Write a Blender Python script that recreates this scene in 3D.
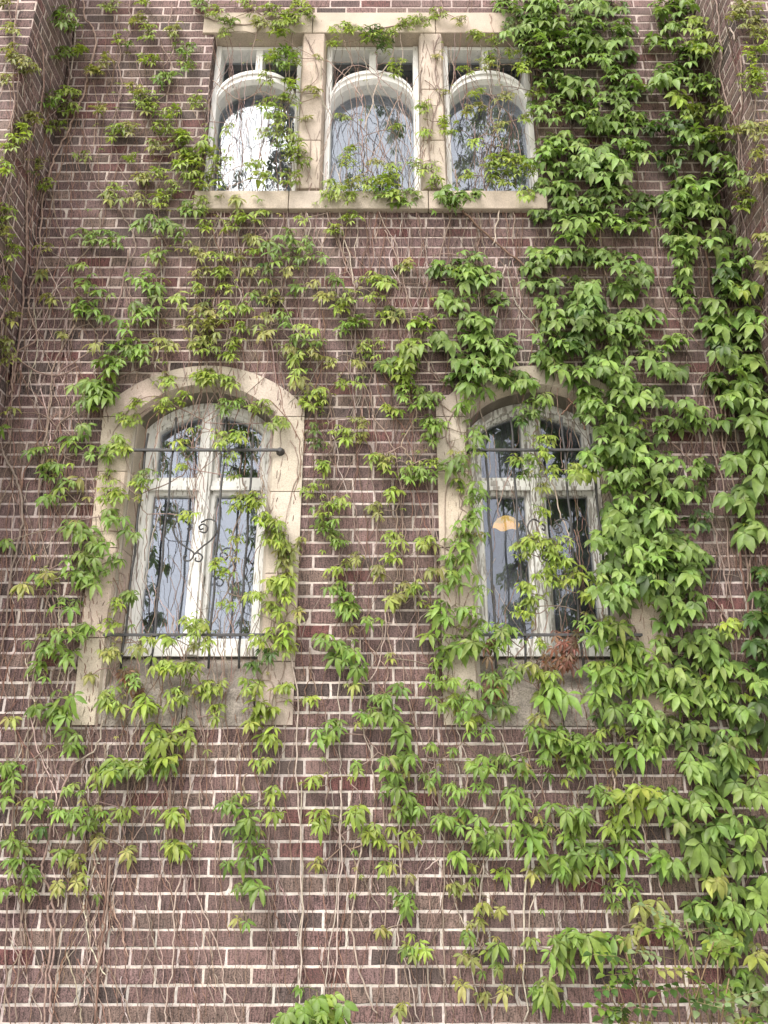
import bpy, math, random
from mathutils import Vector, noise
R = math.radians
random.seed(11)
for o in list(bpy.data.objects): bpy.data.objects.remove(o)
S = bpy.context.scene
COL = S.collection

# ------------------------------------------------------------------ camera
CD, CZ, CT, CF = 3.92, 1.6, R(19.7), 768.0
cd = bpy.data.cameras.new("camera"); cam = bpy.data.objects.new("camera", cd); COL.objects.link(cam)
cam.location = (0, -CD, CZ); cam.rotation_euler = (R(90) + CT, 0, 0)
cd.sensor_fit = 'VERTICAL'; cd.sensor_height = 36; cd.lens = 27.0; cd.clip_end = 2000; cd.clip_start = 0.05
S.camera = cam
# ------------------------------------------------------------------ sky, sun, exposure
SUN_EL, SUN_AZ = R(46), R(33)          # azimuth: from the wall's outward direction towards -x
sdir = Vector((-math.sin(SUN_AZ) * math.cos(SUN_EL), -math.cos(SUN_AZ) * math.cos(SUN_EL), math.sin(SUN_EL)))
w = bpy.data.worlds.new("World"); S.world = w; w.use_nodes = True
nt = w.node_tree; nt.nodes.clear()
def N(t, tp, **k):
    n = t.nodes.new(tp)
    for a, b in k.items(): setattr(n, a, b)
    return n
sky = N(nt, 'ShaderNodeTexSky', sky_type='NISHITA'); sky.sun_disc = False
sky.sun_elevation = SUN_EL; sky.sun_rotation = math.atan2(sdir.x, sdir.y); sky.dust_density = 3; sky.air_density = 1.0
tc = N(nt, 'ShaderNodeTexCoord'); ns = N(nt, 'ShaderNodeTexNoise'); ns.inputs['Scale'].default_value = 2.3; ns.inputs['Detail'].default_value = 5
nt.links.new(tc.outputs['Generated'], ns.inputs['Vector'])
rp = N(nt, 'ShaderNodeValToRGB'); rp.color_ramp.elements[0].position = .30; rp.color_ramp.elements[1].position = .62
rp.color_ramp.elements[0].color = (.70, .70, .70, 1); rp.color_ramp.elements[1].color = (.97, .97, .97, 1)
nt.links.new(ns.outputs['Fac'], rp.inputs['Fac'])
mx = N(nt, 'ShaderNodeMix', data_type='RGBA'); mx.inputs['B'].default_value = (9.7, 9.3, 8.95, 1)   # overcast deck
nt.links.new(rp.outputs['Color'], mx.inputs['Factor']); nt.links.new(sky.outputs['Color'], mx.inputs['A'])
bg = N(nt, 'ShaderNodeBackground'); bg.inputs['Strength'].default_value = .11
nt.links.new(mx.outputs['Result'], bg.inputs['Color'])
wo = N(nt, 'ShaderNodeOutputWorld'); nt.links.new(bg.outputs[0], wo.inputs[0])
sd = bpy.data.lights.new("sun", 'SUN'); sd.energy = 2.0; sd.angle = R(36); sd.color = (1, .95, .88)
sun = bpy.data.objects.new("sun", sd); COL.objects.link(sun); sun.rotation_euler = sdir.to_track_quat('Z', 'Y').to_euler()
vs = S.view_settings; vs.view_transform = 'Standard'; vs.look = 'None'; vs.gamma = 1; vs.use_curve_mapping = False
vs.exposure = 1.28
S.cycles.max_bounces = 8; S.cycles.transparent_max_bounces = 12

# ------------------------------------------------------------------ materials
MATS = {}
def mat(name):
    m = bpy.data.materials.new(name); m.use_nodes = True; t = m.node_tree
    b = t.nodes['Principled BSDF']; MATS[name] = m
    return m, t, b
def noise_n(t, scale, detail=4, vec=None, stretch=None, rough=.6):
    n = N(t, 'ShaderNodeTexNoise'); n.inputs['Scale'].default_value = scale; n.inputs['Detail'].default_value = detail
    n.inputs['Roughness'].default_value = rough
    g = N(t, 'ShaderNodeTexCoord'); mp = N(t, 'ShaderNodeMapping')
    if stretch: mp.inputs['Scale'].default_value = stretch
    t.links.new(g.outputs['Object'], mp.inputs['Vector']); t.links.new(mp.outputs['Vector'], n.inputs['Vector'])
    return n.outputs['Fac']
def ramp(t, fac, stops):
    r = N(t, 'ShaderNodeValToRGB'); e = r.color_ramp.elements
    while len(e) < len(stops): e.new(.5)
    for i, (p, c) in enumerate(stops):
        e[i].position = p; e[i].color = (*c, 1) if len(c) == 3 else c
    t.links.new(fac, r.inputs['Fac']); return r.outputs['Color']
def mix(t, fac, a, b, mode='MIX'):
    m = N(t, 'ShaderNodeMix', data_type='RGBA', blend_type=mode)
    for s, v in (('Factor', fac), ('A', a), ('B', b)):
        if isinstance(v, (int, float)): m.inputs[s].default_value = v
        elif isinstance(v, tuple): m.inputs[s].default_value = (*v, 1)
        else: t.links.new(v, m.inputs[s])
    return m.outputs['Result']
def bump(t, b, fac, strength, dist=.004):
    n = N(t, 'ShaderNodeBump'); n.inputs['Strength'].default_value = strength; n.inputs['Distance'].default_value = dist
    t.links.new(fac, n.inputs['Height']); t.links.new(n.outputs['Normal'], b.inputs['Normal'])
def attr(t, name='col'):
    a = N(t, 'ShaderNodeAttribute'); a.attribute_name = name; return a.outputs['Color']
def grey(v): return (v, v, v)

m, t, b = mat('brick')
pits = noise_n(t, 150, 3); streak = noise_n(t, 120, 3, stretch=(1, 1, .16)); big = noise_n(t, 9, 4); dirt = noise_n(t, 1.3, 4)
c = mix(t, 1.0, attr(t), ramp(t, streak, [(.36, grey(.30)), (.50, grey(1.0)), (.75, grey(1.25))]), 'MULTIPLY')
c = mix(t, 1.0, c, ramp(t, pits, [(.38, grey(.30)), (.49, grey(1)), (.72, grey(1.25))]), 'MULTIPLY')
c = mix(t, 1.0, c, ramp(t, big, [(.3, grey(.78)), (.7, grey(1.15))]), 'MULTIPLY')
c = mix(t, ramp(t, dirt, [(.42, grey(0)), (.68, grey(.28))]), c, (.24, .185, .165))
c = mix(t, ramp(t, noise_n(t, 34, 5), [(.69, grey(0)), (.77, grey(.4))]), c, (.40, .34, .31))      # smears of mortar
t.links.new(c, b.inputs['Base Color']); b.inputs['Roughness'].default_value = .9
bump(t, b, pits, .7, .005)
m, t, b = mat('mortar')
n1 = noise_n(t, 70, 4); n2 = noise_n(t, 2.2, 4)
c = mix(t, 1.0, attr(t), ramp(t, n1, [(.3, grey(.72)), (.6, grey(1.08))]), 'MULTIPLY')
c = mix(t, 1.0, c, ramp(t, n2, [(.36, grey(.62)), (.62, grey(1.05))]), 'MULTIPLY')
t.links.new(c, b.inputs['Base Color']); b.inputs['Roughness'].default_value = .95; bump(t, b, n1, .6)
m, t, b = mat('limestone')
n1 = noise_n(t, 190, 3); n2 = noise_n(t, 5, 5); n3 = noise_n(t, 6, 6, stretch=(1, 1, .35))
c = mix(t, 1.0, attr(t), ramp(t, n1, [(.32, grey(.7)), (.55, grey(1.02)), (.8, grey(1.1))]), 'MULTIPLY')
c = mix(t, ramp(t, n2, [(.40, grey(0)), (.72, grey(.65))]), c, (.32, .275, .23))
c = mix(t, ramp(t, n3, [(.56, grey(0)), (.78, grey(.55))]), c, (.20, .17, .135))
t.links.new(c, b.inputs['Base Color']); b.inputs['Roughness'].default_value = .9; bump(t, b, n1, .5)
m, t, b = mat('sill_stone')
n1 = noise_n(t, 130, 4); n2 = noise_n(t, 9, 5)
c = ramp(t, n2, [(.3, (.17, .145, .13)), (.5, (.30, .265, .235)), (.7, (.42, .37, .32))])
c = mix(t, 1.0, c, ramp(t, n1, [(.3, grey(.5)), (.55, grey(1.0)), (.75, grey(1.2))]), 'MULTIPLY')
t.links.new(c, b.inputs['Base Color']); b.inputs['Roughness'].default_value = .95; bump(t, b, n1, .8)
def paint(name, lo, pos):
    m, t, b = mat(name)
    n1 = noise_n(t, 55, 4, stretch=(1, 1, .14)); n2 = noise_n(t, 18, 4, stretch=(1, 1, .35))
    c = mix(t, ramp(t, n1, [(pos, grey(1)), (pos + .05, grey(0))]), (.86, .86, .84), lo)
    c = mix(t, 1.0, c, ramp(t, n2, [(.28, grey(.80)), (.5, grey(1))]), 'MULTIPLY')
    t.links.new(c, b.inputs['Base Color']); b.inputs['Roughness'].default_value = .55; bump(t, b, n1, .4, .002)
paint('white_paint', (.30, .27, .235), .375)
paint('fresh_paint', (.42, .40, .37), .31)
paint('weathered_paint', (.40, .375, .35), .45)
m, t, b = mat('iron')
n1 = noise_n(t, 60, 3); t.links.new(ramp(t, n1, [(.4, (.028, .030, .034)), (.75, (.07, .06, .055))]), b.inputs['Base Color'])
b.inputs['Roughness'].default_value = .55
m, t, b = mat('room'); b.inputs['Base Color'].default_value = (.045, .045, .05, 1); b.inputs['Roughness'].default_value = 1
def glass(name, refl, tint, dust=.22):
    m, t, b = mat(name); t.nodes.remove(b)
    tr = N(t, 'ShaderNodeBsdfTransparent'); tr.inputs[0].default_value = (.8, .82, .84, 1)
    gl = N(t, 'ShaderNodeBsdfGlossy'); gl.inputs['Color'].default_value = tint; gl.inputs['Roughness'].default_value = .0
    n1 = noise_n(t, 3.0, 2); bp = N(t, 'ShaderNodeBump'); bp.inputs['Strength'].default_value = .12; bp.inputs['Distance'].default_value = .02
    t.links.new(n1, bp.inputs['Height']); t.links.new(bp.outputs['Normal'], gl.inputs['Normal'])
    ms = N(t, 'ShaderNodeMixShader'); ms.inputs[0].default_value = refl
    t.links.new(tr.outputs[0], ms.inputs[1]); t.links.new(gl.outputs[0], ms.inputs[2])
    df = N(t, 'ShaderNodeBsdfDiffuse'); df.inputs[0].default_value = (.38, .41, .48, 1)
    n2 = noise_n(t, 7, 5, stretch=(1, 1, .5)); md = N(t, 'ShaderNodeMixShader')
    t.links.new(ramp(t, n2, [(.4, grey(.03)), (.75, grey(dust))]), md.inputs[0])
    t.links.new(ms.outputs[0], md.inputs[1]); t.links.new(df.outputs[0], md.inputs[2])
    t.links.new(md.outputs[0], t.nodes['Material Output'].inputs[0])
glass('glass', .19, (.80, .87, 1.0, 1))
glass('dusty_glass', .10, (.80, .86, 1.0, 1))
glass('dark_glass', .04, (.9, .93, 1.0, 1), .04)
glass('plain_glass', .062, (.9, .95, 1.0, 1), .3)
glass('clear_glass', .19, (.82, .89, 1.0, 1))
def leafmat(name, rough=.46):
    m, t, b = mat(name)
    n1 = noise_n(t, 28, 3)
    c = mix(t, 1.0, attr(t), ramp(t, n1, [(.3, grey(.75)), (.7, grey(1.25))]), 'MULTIPLY')
    t.links.new(c, b.inputs['Base Color']); b.inputs['Roughness'].default_value = rough
    b.inputs['Specular IOR Level'].default_value = .38
    tl = N(t, 'ShaderNodeBsdfTranslucent'); t.links.new(mix(t, 1.0, c, (1.45, 1.5, .8), 'MULTIPLY'), tl.inputs['Color'])
    ms = N(t, 'ShaderNodeMixShader'); ms.inputs[0].default_value = .30
    t.links.new(b.outputs[0], ms.inputs[1]); t.links.new(tl.outputs[0], ms.inputs[2])
    t.links.new(ms.outputs[0], t.nodes['Material Output'].inputs[0])
leafmat('leaf')
m, t, b = mat('twig')
n1 = noise_n(t, 40, 3)
t.links.new(mix(t, 1.0, attr(t), ramp(t, n1, [(.3, grey(.65)), (.7, grey(1.2))]), 'MULTIPLY'), b.inputs['Base Color']); b.inputs['Roughness'].default_value = .85
m, t, b = mat('lamp_glass'); b.inputs['Base Color'].default_value = (.8, .42, .06, 1)
b.inputs['Emission Color'].default_value = (1, .60, .12, 1); b.inputs['Emission Strength'].default_value = .5
m, t, b = mat('gravel')
n1 = noise_n(t, 60, 5); t.links.new(ramp(t, n1, [(.3, (.22, .21, .19)), (.7, (.42, .40, .37))]), b.inputs['Base Color']); b.inputs['Roughness'].default_value = 1; bump(t, b, n1, 1, .02)
m, t, b = mat('roofing'); b.inputs['Base Color'].default_value = (.09, .09, .1, 1)

# ------------------------------------------------------------------ helpers
class MB:
    def __init__(s): s.v, s.f, s.c = [], [], []
    def add(s, vs, fs, col=(1, 1, 1)):
        k = len(s.v); s.v += [tuple(p) for p in vs]; s.f += [tuple(i + k for i in f) for f in fs]; s.c += [col] * len(vs)
    def box(s, a, b_, col=(1, 1, 1)):
        (x0, y0, z0), (x1, y1, z1) = a, b_
        s.add([(x0, y0, z0), (x1, y0, z0), (x1, y1, z0), (x0, y1, z0), (x0, y0, z1), (x1, y0, z1), (x1, y1, z1), (x0, y1, z1)],
              [(0, 3, 2, 1), (4, 5, 6, 7), (0, 1, 5, 4), (1, 2, 6, 5), (2, 3, 7, 6), (3, 0, 4, 7)], col)
    def tube(s, pts, rad, col=(1, 1, 1), n=5):
        pts = [Vector(p) for p in pts]; L = len(pts)
        if L < 2: return
        if not isinstance(rad, (list, tuple)): rad = [rad] * L
        vs, fs = [], []
        for i, p in enumerate(pts):
            d = (pts[min(i + 1, L - 1)] - pts[max(i - 1, 0)]).normalized()
            a = d.cross(Vector((.13, 1, .21))).normalized(); b2 = d.cross(a)
            for j in range(n):
                q = 2 * math.pi * j / n
                vs.append(p + (a * math.cos(q) + b2 * math.sin(q)) * rad[i])
        for i in range(L - 1):
            for j in range(n):
                fs.append((i * n + j, i * n + (j + 1) % n, (i + 1) * n + (j + 1) % n, (i + 1) * n + j))
        fs.append(tuple(range(n))[::-1]); fs.append(tuple((L - 1) * n + j for j in range(n)))
        s.add(vs, fs, col)
    def ring(s, inner, outer, y0, y1, col=(1, 1, 1), closed=False, cham=0.0):
        """prism between two matched outlines in x,z; front at y0, back at y1; the inner front edge may be chamfered"""
        n = len(inner); vs = []
        ic = [(x, y0, z) for x, z in inner]
        if cham:
            ic = []
            for (x, z), (X, Z) in zip(inner, outer):
                d = math.hypot(X - x, Z - z) or 1; ic.append((x + (X - x) / d * cham, y0, z + (Z - z) / d * cham))
        A = ic; B = [(x, y0, z) for x, z in outer]; Cc = [(x, y1, z) for x, z in inner]; Dd = [(x, y1, z) for x, z in outer]
        E_ = [(x, y0 + cham * 1.3, z) for x, z in inner]
        vs = A + B + Cc + Dd + E_; fs = []
        rng = range(n if closed else n - 1)
        for i in rng:
            j = (i + 1) % n
            fs += [(i, j, n + j, n + i), (n + i, n + j, 3 * n + j, 3 * n + i), (4 * n + j, 4 * n + i, 2 * n + i, 2 * n + j), (2 * n + i, 3 * n + i, 3 * n + j, 2 * n + j)]
            if cham: fs.append((j, i, 4 * n + i, 4 * n + j))
            else: fs[-2] = (j, i, 2 * n + i, 2 * n + j)
        if not closed:
            for i in (0, n - 1): fs.append((i, n + i, 3 * n + i, 2 * n + i, 4 * n + i) if cham else (i, n + i, 3 * n + i, 2 * n + i))
        s.add(vs, fs, col)
    def build(s, name, m, parent=None, smooth=False, bevel=0.0):
        me = bpy.data.meshes.new(name); me.from_pydata(s.v, [], s.f); me.update()
        at_ = me.color_attributes.new('col', 'FLOAT_COLOR', 'POINT')
        at_.data.foreach_set('color', [x for c_ in s.c for x in (*c_, 1)])
        me.materials.append(MATS[m])
        if smooth: me.polygons.foreach_set('use_smooth', [True] * len(me.polygons))
        ob = bpy.data.objects.new(name, me); COL.objects.link(ob)
        if parent: ob.parent = parent
        if bevel:
            bv = ob.modifiers.new('bevel', 'BEVEL'); bv.width = bevel; bv.segments = 2; bv.limit_method = 'ANGLE'
        return ob
def thing(name, label, cat, group=None, loc=(0, 0, 0)):
    o = bpy.data.objects.new(name, None); COL.objects.link(o); o.location = loc
    o['label'] = label; o['category'] = cat
    if group: o['group'] = group
    return o
def struct(o): o['kind'] = 'structure'; return o
def at(px, py, d=0.0):
    """point on the plane y = d seen at a pixel of the photograph"""
    xr = (px - 384) / CF; yr = (512 - py) / CF
    dy = math.cos(CT) - yr * math.sin(CT); dz = math.sin(CT) + yr * math.cos(CT)
    t_ = (CD + d) / dy
    return Vector((xr * t_, d, CZ + dz * t_))
def kpx(py): return 768 / (CD * (math.cos(CT) + (at(384, py).z - CZ) / CD * math.sin(CT)))   # px per metre on the wall
def jit(c_, a=.12):
    k = 1 + random.uniform(-a, a); return tuple(max(0, x * k * (1 + random.uniform(-a * .35, a * .35))) for x in c_)

# ------------------------------------------------------------------ ground
g = MB(); g.add([(-400, -600, 0), (400, -600, 0), (400, 400, 0), (-400, 400, 0)], [(0, 1, 2, 3)])
struct(g.build('ground', 'gravel'))

# ------------------------------------------------------------------ the building
LBL = 'weathered brown brick building with pale stone window surrounds and climbing vines'
bld = thing('brick_building', LBL, 'building')
CO, BL = .0736, .2155                    # course height, brick length with joint
Z0 = 1.579 - 22 * CO                     # a bed joint
WX = (-1.02, .865)                       # axes of the two arched windows
OH, OS, OA = .57, 3.63, 3.90             # arched surround: outer half width, spring, apex
IH, IS, IA = .375, 3.575, 3.75           # inner
SB = 1.883                               # underside of the sills
UX, UL, UR = -.085, -1.185, 1.015        # upper group: opening
def seg_z(x, h, s, a):                    # height of a segmental arch at offset x from its axis
    r = a - s; rr = (h * h + r * r) / (2 * r); return a - rr + math.sqrt(max(rr * rr - x * x, 0))
def seg_x(z, h, s, a):
    if z <= s: return h
    if z >= a: return 0
    r = a - s; rr = (h * h + r * r) / (2 * r); return math.sqrt(max(rr * rr - (z - a + rr) ** 2, 0))
def arch_pts(cx, h, s, a, zb, n=24):
    p = [(cx - h, zb)]
    for i in range(n + 1):
        x = -h + 2 * h * i / n; p.append((cx + x, seg_z(x, h, s, a)))
    return p + [(cx + h, zb)]
def holes(z0, z1):
    """x intervals of the wall plane that stone covers over a course"""
    out = []
    if z0 > SB - .002 and z0 < OA:
        for cx in WX:
            h = seg_x(min(z1, OA), OH, OS, OA)
            if h > .06: out.append((cx - h + .09, cx + h - .09))
    if z0 > 5.025 and z0 < 6.58: out.append((UL, UR))
    return sorted(out)
def brick_col(z):
    u = random.random()
    k = random.uniform(.75, 1.18)
    if u < .07: c_ = (.140, .056, .054)
    elif u < .45: c_ = (.166, .100, .094)
    elif u < .75: c_ = (.148, .092, .090)
    elif u < .90: c_ = (.176, .122, .104)
    else: c_ = (.092, .066, .062)
    return tuple(x * k for x in c_)
def panel(mbk, mmo, O, U, Nn, u0, u1, z0, z1, holes_fn=None, phase=0.0):
    """courses of bricks on the vertical plane through O along U with outward normal Nn"""
    O, U, Nn = Vector(O), Vector(U), Vector(Nn)
    def P(u, z, out): return O + U * u + Vector((0, 0, z)) + Nn * out
    i0 = int(math.floor((z0 - Z0) / CO)); i1 = int(math.ceil((z1 - Z0) / CO))
    J = .0056
    for i in range(i0, i1):
        a, b_ = Z0 + i * CO, Z0 + (i + 1) * CO
        iv = [(u0, u1)]
        for h0, h1 in (holes_fn(a, b_) if holes_fn else []):
            nv = []
            for p, q in iv:
                if h1 <= p or h0 >= q: nv.append((p, q)); continue
                if h0 > p: nv.append((p, h0))
                if h1 < q: nv.append((h1, q))
            iv = nv
        off = phase + (BL / 2 if i % 2 else 0) + random.uniform(-.006, .006)
        for p, q in iv:
            mc = jit((.62, .555, .51) if b_ < 2.1 else ((.56, .485, .445) if b_ < 3.3 else (.49, .41, .375)), .08)   # mortar paler in the lower courses, darker in steps upward
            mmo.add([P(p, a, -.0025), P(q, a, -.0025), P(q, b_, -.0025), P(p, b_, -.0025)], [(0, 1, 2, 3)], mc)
            k = math.floor((p - off) / BL)
            while off + k * BL < q:
                x0, x1 = max(p, off + k * BL + J), min(q, off + (k + 1) * BL - J); k += 1
                if x1 - x0 < .02: continue
                c_ = brick_col(a); o_ = random.uniform(-.0015, .0015)
                r = lambda s_=.0022: random.uniform(-s_, s_)
                xm, zm = (x0 + x1) / 2, (a + b_) / 2; e = .0026; za, zb = a + J, b_ - J; L_ = x1 - x0
                nx = 4 if L_ > .12 else 2; cs = []
                for q_ in range(nx): cs.append((x0 + L_ * q_ / nx, za))
                cs += [(x1, za), (x1, zm)]
                for q_ in range(nx): cs.append((x1 - L_ * q_ / nx, zb))
                cs += [(x0, zb), (x0, zm)]
                cs = [(x + r(.0020), z + r(.0017)) for x, z in cs]
                if random.random() < .03:                      # a knocked-off corner
                    q_ = random.choice((0, nx, nx + 2, 2 * nx + 2)); x, z = cs[q_]; cs[q_] = (x + (.012 if x < xm else -.012), z + (.008 if z < zm else -.008))
                m_ = len(cs)
                fr = [P(x + e * max(-1, min(1, (xm - x) * 40)), z + e * max(-1, min(1, (zm - z) * 60)), o_) for x, z in cs]
                md = [P(x, z, o_ - e) for x, z in cs]; bk = [P(x, z, -.012) for x, z in cs]
                vs = fr + md + bk; fs = [tuple(range(m_))]
                for s_ in range(m_):
                    t_ = (s_ + 1) % m_
                    fs += [(m_ + s_, m_ + t_, t_, s_), (2 * m_ + s_, 2 * m_ + t_, m_ + t_, m_ + s_)]
                mbk.add(vs, fs, c_)
PX, PO, PW, ZT = 2.165, .48, .80, 8.5    # piers
kb, km = MB(), MB()
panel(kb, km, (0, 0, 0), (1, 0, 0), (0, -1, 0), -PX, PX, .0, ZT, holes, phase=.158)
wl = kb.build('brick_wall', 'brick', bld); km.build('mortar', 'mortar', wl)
for s_ in (-1, 1):
    kb, km = MB(), MB()
    xa, xb = sorted((s_ * PX, s_ * (PX + PW)))
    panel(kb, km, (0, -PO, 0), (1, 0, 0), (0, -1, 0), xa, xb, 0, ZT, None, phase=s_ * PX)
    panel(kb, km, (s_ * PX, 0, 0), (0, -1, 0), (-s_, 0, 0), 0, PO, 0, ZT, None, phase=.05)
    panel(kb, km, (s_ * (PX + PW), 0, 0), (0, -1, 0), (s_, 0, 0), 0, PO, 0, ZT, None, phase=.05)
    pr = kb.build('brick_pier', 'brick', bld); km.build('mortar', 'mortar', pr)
    kb, km = MB(), MB()
    xa, xb = sorted((s_ * (PX + PW), s_ * (PX + PW + 1.2)))
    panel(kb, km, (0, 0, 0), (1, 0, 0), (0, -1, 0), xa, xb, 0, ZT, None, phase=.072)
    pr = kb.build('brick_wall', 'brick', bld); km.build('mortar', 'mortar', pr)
XE = PX + PW + 1.2
sh = MB()                                # rear and side walls, floors of the rooms
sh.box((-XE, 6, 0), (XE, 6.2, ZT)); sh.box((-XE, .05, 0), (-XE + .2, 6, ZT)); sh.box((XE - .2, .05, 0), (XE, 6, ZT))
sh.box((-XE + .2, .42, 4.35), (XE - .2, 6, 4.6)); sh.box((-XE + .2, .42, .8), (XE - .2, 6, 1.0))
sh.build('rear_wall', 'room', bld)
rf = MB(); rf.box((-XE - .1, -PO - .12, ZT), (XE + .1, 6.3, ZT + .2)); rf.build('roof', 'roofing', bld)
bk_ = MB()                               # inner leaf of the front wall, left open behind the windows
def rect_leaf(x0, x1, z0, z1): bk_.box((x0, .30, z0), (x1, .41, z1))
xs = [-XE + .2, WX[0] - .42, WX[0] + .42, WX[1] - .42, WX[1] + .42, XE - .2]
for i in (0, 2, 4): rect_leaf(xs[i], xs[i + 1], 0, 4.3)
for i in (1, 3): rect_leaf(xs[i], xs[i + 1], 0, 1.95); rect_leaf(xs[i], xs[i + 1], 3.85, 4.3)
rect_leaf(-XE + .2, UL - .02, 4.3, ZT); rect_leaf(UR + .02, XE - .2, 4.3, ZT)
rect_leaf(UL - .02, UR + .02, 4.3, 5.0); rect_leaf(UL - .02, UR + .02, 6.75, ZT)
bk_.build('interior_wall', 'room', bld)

STONE = (.51, .43, .36)
def blocks_ring(cx):
    """the stone arch and jambs of a lower window, cut into blocks"""
    mb = MB()
    inn = arch_pts(cx, IH, IS, IA, SB + .004, 24); out = arch_pts(cx, OH, OS, OA, SB + .004, 24)
    # jamb stones
    def sub(z0, z1, s2):
        col = jit(STONE, .09)
        i_ = [(cx + s2 * IH, z0), (cx + s2 * IH, z1)]; tp = .055 if (s2 < 0 and cx < 0) else 0                   # the outer left jamb narrows downward
        ow = lambda z: OH - tp * (IS - z) / (IS - SB)
        o_ = [(cx + s2 * ow(z0), z0), (cx + s2 * ow(z1), z1)]
        if s2 < 0: mb.ring(i_, o_, -.014, .29, col, cham=.03)
        else: mb.ring(i_[::-1], o_[::-1], -.014, .29, col, cham=.03)
    for s2 in (-1, 1):
        zs = [SB + .004, 2.32, 2.80, 3.24, IS] if s2 < 0 else [SB + .004, 2.20, 2.66, 3.12, IS]
        for a, b_ in zip(zs, zs[1:]): sub(a, b_ - .005, s2)
    ins, ous = inn[1:-1], out[1:-1]
    ous = [(cx - OH, IS)] + ous + [(cx + OH, IS)]; ins = [ins[0]] + ins + [ins[-1]]
    n = len(ins); cuts = [0, 6, 10, 16, 20, n - 1]
    for a, b_ in zip(cuts, cuts[1:]):
        si, so = list(ins[a:b_ + 1]), list(ous[a:b_ + 1])
        def lerp(p, q, k): return (p[0] + (q[0] - p[0]) * k, p[1] + (q[1] - p[1]) * k)
        if b_ != n - 1: si[-1] = lerp(si[-1], si[-2], .13); so[-1] = lerp(so[-1], so[-2], .1)
        mb.ring(si, so, -.014, .29, jit(STONE, .08), cham=.03)
    # joint mortar behind the gaps
    mb.ring(ins, ous, -.008, .27, (.40, .36, .31), cham=.032)
    for s2 in (-1, 1): mb.box((min(cx + s2 * (IH + .004), cx + s2 * (OH - .06)), -.0, SB + .01), (max(cx + s2 * (IH + .004), cx + s2 * (OH - .06)), .28, IS), (.40, .36, .31))
    return mb
def sill(cx):
    mb = MB(); x0, x1 = cx - IH + .002, cx + IH - .002
    def prof(xa, xb, col):
        p = [(-.010, SB), (-.010, 2.055), (.195, 2.245), (.29, 2.25), (.29, SB)]
        vs = [(xa, y, z) for y, z in p] + [(xb, y, z) for y, z in p]; n = 5
        fs = [tuple(range(n)), tuple(range(2 * n - 1, n - 1, -1))] + [(i, n + i, n + (i + 1) % n, (i + 1) % n) for i in range(n)]
        mb.add(vs, fs, col)
    xm = cx + .02
    prof(x0, xm - .003, (1, 1, 1)); prof(xm + .003, x1, (.95, .95, .95))
    return mb
def arched_window(cx, m, gm, tilt):
    FH, FS, FA, FB = IH - .006, IS, IA - .004, 2.252       # frame fills the stone opening
    y0, y1 = .155, .245
    f = MB(); fw = .042
    f.ring(arch_pts(cx, FH - fw, FS - .01, FA - fw, FB), arch_pts(cx, FH, FS, FA, FB), y0, y1, cham=.012)
    f.box((cx - FH + fw + .001, y0 + .01, FB), (cx + FH - fw - .001, y1, FB + .045))
    win = f.build('window', m, bld)
    mu = MB(); mu.box((cx - .032, y0 - .012, FB + .001), (cx + .032, y1 - .002, FA - .012)); mu.box((cx - .016, y0 - .026, FB + .001), (cx + .016, y0 - .013, FA - .02))
    mu.build('mullion', m, win, bevel=.004)
    TZ = 3.225
    tr = MB()
    for s2 in (-1, 1):
        a, b_ = sorted((cx + s2 * .033, cx + s2 * (FH - fw - .001))); tr.box((a, y0 + .004, TZ - .028), (b_, y1 - .003, TZ + .028)); tr.box((a, y0 - .010, TZ - .038), (b_, y0 + .003, TZ - .012))
    tr.build('transom', m, win, bevel=.004)
    iw = FH - fw - .001
    for s2 in (-1, 1):
        a, b_ = sorted((cx + s2 * .034, cx + s2 * iw)); sw = .026
        sa = MB()                                          # lower casement sash
        zb, zt = FB + .047, TZ - .030
        sa.ring([(a + sw, zb + .05), (a + sw, zt - sw), (b_ - sw, zt - sw), (b_ - sw, zb + .05)], [(a, zb), (a, zt), (b_, zt), (b_, zb)], y0 + .025, y1 - .01, closed=True, cham=.008)
        sh_ = sa.build('sash', m, win)
        p = MB(); ty = tilt[0 if s2 < 0 else 1] * (b_ - a) / 2
        p.box((a + sw - .004, y1 - .030, zb + .046), (b_ - sw + .004, y1 - .026, zt - sw + .004))
        pv = p.build('pane', gm, win)
        for v in pv.data.vertices: v.co.y += ty * (v.co.x - (a + b_) / 2) / ((b_ - a) / 2)
        # arched top light
        zt0 = TZ + .030; n = 10
        oo = [(a, zt0)] + [(a + (b_ - a) * i / n, seg_z(a + (b_ - a) * i / n - cx, FH - fw, FS - .01, FA - fw) - .002) for i in range(n + 1)] + [(b_, zt0)]
        def inset(q):
            x, z = q; X = min(max(x, a + sw), b_ - sw); top = seg_z(X - cx, FH - fw, FS - .01, FA - fw) - sw
            return (X, min(max(z, zt0 + sw), top))
        ii = [inset(q) for q in oo]
        st = MB(); st.ring(ii, oo, y0 + .025, y1 - .01, closed=True, cham=.006); st.build('sash', m, win)
        p = MB(); k = len(ii); p.add([(x, y1 - .028, z) for x, z in oo] + [(x, y1 - .024, z) for x, z in oo], [tuple(range(k)), tuple(range(2 * k - 1, k - 1, -1))]); p.build('pane', gm, win)
    return win
def spiral(c_, r0, a0, turns, n=14):
    return [(c_[0] + r0 * (1 - .75 * i / n) * math.cos(a0 + turns * 2 * math.pi * i / n), c_[1] + r0 * (1 - .75 * i / n) * math.sin(a0 + turns * 2 * math.pi * i / n)) for i in range(n + 1)]
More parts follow.
